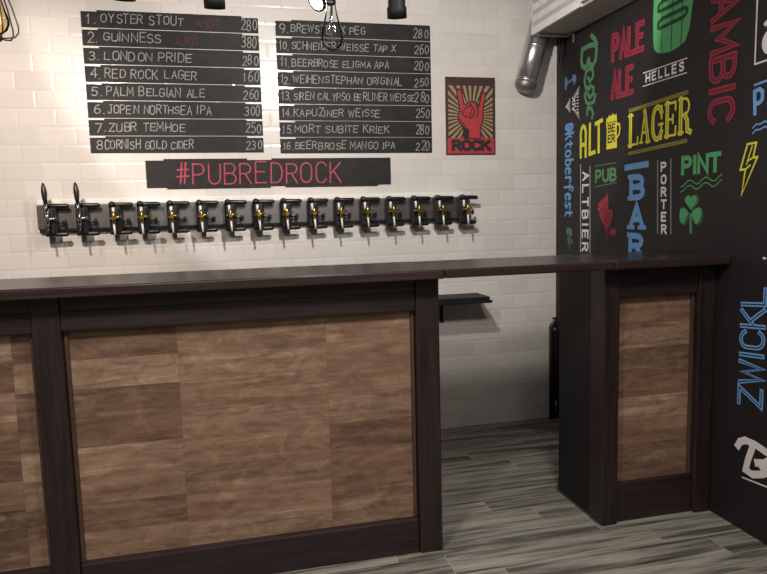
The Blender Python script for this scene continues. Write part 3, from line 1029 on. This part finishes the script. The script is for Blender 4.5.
def chalk(name, txt, x0, x1, zb, h, parent, mat, width=.0046, jit=.09, slant=0.08):
    lay, tot = layout(txt, .38)
    kx = (x1 - x0) / tot
    first = None
    pos_ = 0
    for wd_ in txt.split(' '):
        a_ = lay[pos_][1]
        b_ = lay[pos_ + len(wd_) - 1]
        pos_ += len(wd_) + 1
        st = text_strokes(wd_, (b_[1] + b_[2] - a_) * kx, h, .38, jit, rnd, slant)
        mb = MB()
        for k, s_ in enumerate(st):
            mb.ribbon(s_, width, wall_map(x0 + a_ * kx, zb, YB - 0.0022 - .00008 * (k % 6)))
        q = mb.build(name, mat, parent)
        first = first or q
    return first


PITCHL, ZTL = 0.0888, 2.3555
for i, (num, txt, xe, price, extra) in enumerate(LEFT):
    zt_ = ZTL - i * PITCHL
    zb_ = zt_ - PITCHL + 0.0042
    o = strip(-2.612, -1.739, zb_, zt_, 'black chalkboard strip of the left menu column, %s, numbered %s' % (ORD[i], num[:-1]), 'menu board', 'menu strips of the left column', (0.075, 0.085))
    sl = -0.006 * 0
    xs = -2.516 if i < 7 else -2.545
    chalk('chalk_number', num, -2.592 + .003 * i * .6, -2.545 + .002 * i, zb_ + .018, .046, o, MT['chalk'])
    chalk('chalk_text', txt, xs, xe, zb_ + .021 + (.004 if i < 2 else 0), .041, o, MT['chalk'])
    if extra:
        e = chalk('chalk_text', extra, xe + .07, xe + .185, zb_ + .018, .04, o, MT['chalk_dim'])
        e['label'] = 'faint red chalk word'
    chalk('chalk_price', price, -1.832, -1.752, zb_ + .014, .050, o, MT['chalk'])
PITCHR, ZTR = 0.0884, 2.3475
for i, (num, txt, xe, price) in enumerate(RIGHT):
    zt_ = ZTR - i * PITCHR
    zb_ = zt_ - PITCHR + 0.0036
    o = strip(-1.649, -0.785, zb_, zt_, 'black chalkboard strip of the right menu column, %s, numbered %s' % (ORD[i], num[:-1]), 'menu board', 'menu strips of the right column', (0.085, 0.0))
    chalk('chalk_number', num, -1.634, -1.582, zb_ + .018, .042, o, MT['chalk'])
    chalk('chalk_text', txt, -1.568, xe, zb_ + .022, .038, o, MT['chalk'], .0046)
    chalk('chalk_price', price, -.882, -.800, zb_ + .016, .048, o, MT['chalk'])
# long strip with the hashtag
n = 0.008
za, zb_ = 1.617, 1.460
outl = [(-2.351, zb_ + n), (-2.351, za - n), (-2.26, za - n), (-2.26, za), (-1.83, za), (-1.83, za - n), (-1.70, za - n), (-1.70, za), (-1.033, za),
        (-1.033, zb_ + n), (-1.11, zb_ + n), (-1.11, zb_), (-1.63, zb_), (-1.63, zb_ + n), (-1.71, zb_ + n), (-1.71, zb_), (-2.25, zb_), (-2.25, zb_ + n)]
o = MB().prism([(a, -0.001, b) for a, b in outl], (0, YB, 0)).build('chalkboard_strip', MT['board'])
tag(o, 'long black chalkboard strip with a red chalk hashtag below both menu columns', 'menu board')
e = chalk('chalk_text', '#PUBREDROCK', -2.200, -1.322, 1.484, .108, o, MT['chalk_red'], .0074, .03, 0.03)
e['label'] = 'large red chalk hashtag'

# ================================================================== POSTER
PX0, PX1, PZ0, PZ1 = -0.700, -0.396, 1.631, 2.070
pos = thing('poster', 'maroon and gold poster of a red horned hand with the word ROCK', 'poster', ((PX0 + PX1) / 2, -0.002, PZ0))
MB().box((PX0, -0.006, PZ0), (PX1, -0.0005, PZ1)).build('sheet', MT['paper_dark'], pos)
px = lambda u, v: (PX0 + (u - 58) / 287 * (PX1 - PX0), PZ1 - (v - 65) / 455 * (PZ1 - PZ0))


def pp(pts, y):
    return [(px(*p)[0], y, px(*p)[1]) for p in pts]


mb = MB()
cxp, cyp = 205, 290
NR = 34
for k in range(NR):
    a0 = 2 * PI * k / NR
    a1 = a0 + 2 * PI / NR * .55
    def hit(a):
        dx, dy = math.cos(a), math.sin(a)
        t = 1e9
        if dx > 1e-6: t = min(t, (330 - cxp) / dx)
        if dx < -1e-6: t = min(t, (72 - cxp) / dx)
        if dy > 1e-6: t = min(t, (425 - cyp) / dy)
        if dy < -1e-6: t = min(t, (115 - cyp) / dy)
        return (cxp + dx * t, cyp + dy * t)
    mb.poly(pp([(cxp, cyp), hit(a0), hit(a1)], -0.0068))
mb.build('ray_print', MT['paper_gold'], pos)
hand = [(122, 155), (128, 138), (137, 132), (147, 145), (156, 185), (162, 222), (178, 226), (192, 210), (212, 207), (232, 212), (244, 232), (252, 215), (262, 168), (273, 150), (286, 156),
        (287, 180), (278, 225), (272, 270), (270, 325), (256, 365), (258, 425), (160, 425), (158, 375), (148, 345), (130, 322), (126, 292), (138, 262), (134, 225), (126, 190)]
mb = MB().poly(pp(hand, -0.0076))
mb.poly(pp([(66, 422), (338, 422), (338, 512), (66, 512)], -0.0076))
h_ = mb.build('hand_print', MT['paper_red'], pos)
mb = MB()
fm = lambda u, v: (px(u, v)[0], -0.0084, px(u, v)[1])
mb.poly(pp([(158, 425), (157, 372), (150, 345), (178, 362), (192, 372), (190, 425)], -0.0084))
for st in (hand[-7:] + hand[:25], [(128, 300), (150, 330), (165, 345)], [(176, 290), (196, 305), (212, 300), (226, 262), (222, 250)], [(205, 270), (196, 285), (200, 300)], [(162, 262), (178, 240), (200, 232)],
           [(200, 222), (212, 240), (205, 262)], [(238, 235), (246, 262), (236, 300)], [(150, 262), (160, 290), (172, 300)], [(262, 172), (250, 235)], [(232, 212), (240, 240)]):
    mb.ribbon(st, 7, fm)
st = [[(98 + p[0], 490 - p[1]) for p in s_] for s_ in text_strokes('ROCK', 212, 50, .3)]
for ki, s_ in enumerate(st):
    mb.ribbon(s_, 20, (lambda q: (lambda u, v: (px(u, v)[0], -0.0087 - .0001 * q, px(u, v)[1])))(ki))
mb.build('ink_print', MT['paper_black'], pos)

# ================================================================== TAP RAIL AND TAPS
rail = thing('tap_rail', 'long brushed steel rail on the tiled wall carrying sixteen beer taps', 'tap rail', (-1.73, -0.02, 1.258))
MB().box((-2.880, -0.040, 1.266), (-0.600, -0.0005, 1.388), 0.003).build('face_plate', MT['steel'], rail)
MB().box((-2.872, -0.038, 1.258), (-0.592, -0.0005, 1.266), 0.002).build('drip_lip', MT['black_metal'], rail)
MB().box((-2.880, -0.030, 1.389), (-0.610, -0.0005, 1.413), 0.003).build('top_trim', MT['white_plastic'], rail)
MB().capsule((-0.625, -0.027, 1.380), (-0.570, -0.027, 1.376), 0.011).build('end_stop', MT['black_plastic'], rail)

ordn = ['leftmost', 'second from the left', 'third from the left', 'fourth from the left', 'fifth from the left', 'sixth from the left', 'seventh from the left', 'eighth from the left',
        'eighth from the right', 'seventh from the right', 'sixth from the right', 'fifth from the right', 'fourth from the right', 'third from the right', 'second from the right', 'rightmost']
YR = -0.0405


def make_tap(kind, loc):
    t = thing('beer_tap', '', 'beer tap', loc)
    X, Z = loc[0], loc[2]
    m = MB()
    m.box((X - .029, YR, Z - .088), (X + .029, YR - .05, Z + .068), 0.006)
    m.box((X - .024, YR - .05, Z - .075), (X + .020, YR - .062, Z + .05), 0.004)
    m.build('tap_body', MT['black_plastic'], t)
    m = MB().capsule((X - .014, YR - .045, Z + .066), (X + .088, YR - .040, Z + .064), 0.0115)
    m.capsule((X - .012, YR - .005, Z + .066), (X - .012, YR - .075, Z + .066), 0.0165)
    m.build('top_arm', MT['black_plastic'], t)
    MB().capsule((X - .01, YR - .04, Z - .078), (X + .078, YR - .036, Z - .077), 0.0115).build('bottom_arm', MT['black_plastic'], t)
    m = MB().tube([(X + .02, YR - .03, Z - .018), (X + .055, YR - .03, Z - .018)], 0.005)
    m.capsule((X + .058, YR - .03, Z - .034), (X + .060, YR - .03, Z - .002), 0.0085)
    m.build('side_knob', MT['black_plastic'], t)
    fm_ = MT['brass'] if kind == 'brass' else MT['chrome']
    m = MB().tube([(X, YR - .055, Z - .004), (X, YR - .118, Z - .004)], 0.0095)
    m.tube([(X, YR - .108, Z + .030), (X, YR - .108, Z + .012), (X, YR - .108, Z - .008), (X, YR - .108, Z - .034)], [0.005, 0.0075, 0.0095, 0.006])
    m.tube([(X - .022, YR - .085, Z - .004), (X + .034, YR - .085, Z + .004)], 0.0052)
    m.build('faucet', fm_, t)
    MB().tube([(X, YR - .108, Z - .033), (X + .003, YR - .110, Z - .085)], [0.0055, 0.0048]).build('spout', MT['white_plastic'] if kind == 'brass' else MT['black_plastic'], t)
    MB().tube([(X - .006, YR - .063, Z + .012), (X - .006, YR - .063, Z + .050)], 0.0065).build('sight_glass', MT['white_plastic'] if kind == 'brass' else MT['chrome'], t)
    if kind != 'brass':
        MB().tube([(X - .002, YR - .108, Z + .028), (X - .004, YR - .106, Z + .075)], [0.007, 0.0055]).build('handle_ferrule', MT['chrome'], t)
        MB().tube([(X - .004, YR - .106, Z + .075), (X - .005, YR - .105, Z + .10), (X - .006, YR - .104, Z + .13), (X - .008, YR - .103, Z + .158), (X - .009, YR - .102, Z + .172), (X - .009, YR - .102, Z + .178)],
                  [0.0075, 0.0115, 0.014, 0.010, 0.0055, 0.002]).build('tap_handle', MT['black_plastic'], t)
    return t


def copy_tree(o, loc):
    c = o.copy()
    col.objects.link(c)
    c.location = loc
    for ch in list(o.children):
        d = ch.copy()
        col.objects.link(d)
        d.parent = c
    return c


TZ = 1.318
protos = {}
for i in range(16):
    kind = 'chrome' if i < 2 else 'brass'
    loc = (-2.807 + 0.1458 * i + (0.012 if i == 2 else 0) + (-.006 if i > 13 else 0), YR, TZ)
    if kind not in protos:
        t = protos[kind] = make_tap(kind, loc)
    else:
        t = copy_tree(protos[kind], loc)
    t['group'] = 'beer taps on the steel rail'
    if kind == 'chrome':
        t['label'] = 'black beer tap with tall black handle, %s on the steel rail' % ordn[i]
    else:
        t['label'] = 'black beer tap with brass faucet, %s on the steel rail' % ordn[i]

# ================================================================== WALL SHELF BEHIND THE BAR
sh = thing('wall_shelf', 'black shelf on the tiled wall seen under the counter flap', 'shelf', (-0.82, -0.1, 0.65))
MB().box((-1.12, -0.200, 0.790), (-0.518, -0.0005, 0.818), 0.002).build('shelf_board', MT['black_metal'], sh)
MB().box((-1.12, -0.206, 0.782), (-0.504, -0.188, 0.797), 0.002).build('front_bar', MT['black_metal'], sh)
for xb in (-0.745, -1.05):
    m = MB().box((xb - .009, -0.012, 0.655), (xb + .009, -0.0005, 0.790), 0.001)
    m.box((xb - .009, -0.185, 0.778), (xb + .009, -0.010, 0.790), 0.001)
    m.build('bracket', MT['black_metal'], sh)

# ================================================================== PIPE IN THE CORNER
pi_ = thing('water_pipe', 'dark upright pipe with a small stop valve in the tiled corner', 'pipe', (-0.045, -0.03, 0))
m = MB().tube([(-0.046, -0.03, 0.0), (-0.046, -0.03, 0.585), (-0.042, -0.03, 0.598), (-0.03, -0.03, 0.602), (-0.012, -0.03, 0.602)], 0.0125)
m.build('pipe_run', MT['bronze'], pi_)
m = MB().tube([(-0.024, -0.03, 0.602), (-0.024, -0.03, 0.634)], 0.006)
m.capsule((-0.042, -0.034, 0.640), (-0.008, -0.030, 0.634), 0.006)
m.build('valve_handle', MT['bronze'], pi_)
MB().box((-0.030, -0.045, 0.03), (-0.004, -0.010, 0.56), 0.003).build('pipe_cover', MT['side'], pi_)
MB().tube([(-0.020, -0.048, 0.05), (-0.020, -0.048, 0.12)], 0.006).build('pipe_fitting', MT['steel'], pi_)

# ================================================================== VENTILATION
vz = 2.285
vent = thing('air_duct_unit', 'grey ventilation unit with a louvred side under the ceiling on the black wall', 'ventilation unit', (-0.11, -0.7, vz))
MB().box((-0.205, -1.55, vz), (-0.0005, -0.135, ZC - 0.001), 0.004).build('duct_casing', MT['casing'], vent)
lv = MB().box((-0.226, -0.655, vz - 0.004), (-0.2055, -0.128, ZC - 0.001), 0.003).build('louvre_panel', MT['louvre'], vent)
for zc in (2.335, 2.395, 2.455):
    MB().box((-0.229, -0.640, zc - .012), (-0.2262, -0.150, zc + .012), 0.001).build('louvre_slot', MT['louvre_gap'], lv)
m = MB().box((-0.200, -0.170, vz - 0.016), (-0.012, -0.155, vz - 0.0005), 0.001)
m.box((-0.030, -0.225, vz - 0.012), (-0.012, -0.150, vz - 0.0005), 0.001)
m.box((-0.020, -0.228, vz - 0.060), (-0.012, -0.216, vz - 0.0005), 0.001)
m.build('support_bracket', MT['duct_dark'], vent)
for xr in (-0.063, -0.040):
    MB().tube([(xr, -0.147, 2.136), (xr, -0.147, vz - .0005)], 0.005, 8).build('hanger_rod', MT['black_metal'], vent)
MB().box((-0.232, -0.90, vz + .012), (-0.206, -0.66, vz + .09), 0.003).build('junction_box', MT['louvre'], vent)

pipe = thing('flue_duct', 'silver round duct elbow hanging in front of the tiles beside the ventilation unit', 'duct', (-0.23, -0.2, 2.0))
ax0, ax1 = Vector((-0.115, -0.0675, 2.43)), Vector((-0.230, -0.0675, 2.032))
dd = (ax1 - ax0).normalized()
RD = 0.0635
MB().tube([ax0, ax0.lerp(ax1, .5), ax1], RD, 32).build('straight_pipe', MT['duct'], pipe)
for t in (0.50, 0.985):
    c = ax0.lerp(ax1, t)
    MB().tube([c - dd * .008, c - dd * .005, c + dd * .005, c + dd * .008], [RD + .0002, RD + .003, RD + .003, RD + .0002], 32).build('pipe_seam', MT['duct'], pipe)
ep = [(0, 1.0), (.012, .985), (.025, .93), (.036, .83), (.045, .68), (.051, .48), (.054, .25), (.055, .02)]
MB().tube([ax1 + dd * a for a, _ in ep], [RD * b for _, b in ep], 32).build('end_cap', MT['duct_dark'], pipe)

# ================================================================== TRACK SPOTS
trk = MB().box((-3.4, -1.86, ZC - 0.035), (-0.9, -1.72, ZC - 0.0005), 0.003).build('track_rail', MT['black_metal'])
tag(trk, 'black ceiling track that carries the spotlights in front of the tiled wall', 'light track')
sl = {-2.178: 'at the top edge above the first menu column, leftmost', -1.955: 'at the top edge above the prices of the left menu',
      -1.686: 'at the top edge just left of the clear hanging bulb', -1.460: 'at the top edge above the right menu prices'}
YT = -1.82
for xs, cc, aim in SPOTS:
    if xs not in sl:
        continue
    glare = xs == -1.686
    zt_ = {-2.178: 1.848, -1.955: 1.838, -1.686: 1.866, -1.460: 1.834}[xs]
    t = thing('track_spotlight', 'black track spotlight ' + sl[xs], 'spotlight', (xs, YT, zt_), 'track spotlights')
    ax = Vector((aim * .3, 0.42, -1)).normalized() if not glare else Vector((-.62, -.42, -0.62)).normalized()
    c1 = Vector((xs, YT, zt_ + 0.012))
    c0 = c1 - ax * 0.12
    MB().tube([c0, c0 + ax * .01, c1 - ax * .03, c1 - ax * .028, c1], [.014, .024, .024, .0275, .0275], 20).build('lamp_head', MT['black_metal'], t)
    MB().tube([c1 + ax * .0002, c1 + ax * .0005], .021, 20).build('lamp_lens', MT['lens'], t)
    MB().tube([c0 + ax * .02, (c0.x, c0.y, c0.z + .05), (c0.x, c0.y, ZC - 0.036)], .008, 10).build('stem', MT['black_metal'], t)
# ================================================================== PENDANT BULBS


def pendant(loc, zbot, caged, label, r, glassm):
    x, y = loc
    t = thing('pendant_lamp', label, 'pendant lamp', (x, y, zbot), 'hanging filament bulbs')
    H = 0.125
    zs = zbot + H
    MB().tube([(x, y, zs + .045), (x, y, ZC - .0005)], .0028, 8).build('cord', MT['black_metal'], t)
    m = MB().tube([(x, y, zs - .006), (x, y, zs + .002), (x, y, zs + .036), (x, y, zs + .046)], [.0125, .0135, .0135, .005], 18)
    m.build('socket', MT['bronze'] if caged else MT['chrome'], t)
    prof = [(0, .0005), (.004, r * .45), (.014, r * .8), (.03, r), (.045, r * .97), (.07, r * .72), (.095, r * .5), (H - .006, .0115)]
    b = MB().tube([(x, y, zbot + a) for a, _ in prof], [c for _, c in prof], 24).build('glass_bulb', glassm, t)
    m = MB()
    for k in range(5):
        a = 2 * PI * k / 5
        m.tube([(x + r * .32 * math.cos(a), y + r * .32 * math.sin(a), zbot + .028), (x + r * .2 * math.cos(a), y + r * .2 * math.sin(a), zbot + .085)], .0009, 6)
    m.build('filament', MT['filament'] if caged else MT['chrome'], b)
    MB().tube([(x, y, zbot + .03), (x, y, zs - .004)], [.0022, .004], 8).build('glass_stem', MT['chrome'], b)
    if caged:
        m = MB()
        for k in range(6):
            a = 2 * PI * k / 6 + .0
            ca, sa = math.cos(a), math.sin(a)
            m.tube([(x + q * ca, y + q * sa, zbot + h) for q, h in ((.014, H + .01), (.026, H - .01), (.040, .075), (.053, .022), (.052, .006), (.042, -.006), (.022, -.009), (.006, -.008))], .0021, 8)
        m.build('wire_cage', MT['bronze'], t)
        MB().tube([(x, y, zbot - .018), (x, y, zbot - .012), (x, y, zbot - .002)], [.006, .012, .010], 14).build('cage_boss', MT['bronze'], t)


pendant((-2.540, -1.6), 1.820, True, 'amber filament bulb in a wire cage at the upper left corner', .031, MT['glass_amber'])
pendant((-1.659, -1.9), 1.731, False, 'clear filament bulb hanging in front of the right menu column', .030, MT['glass_clear'])
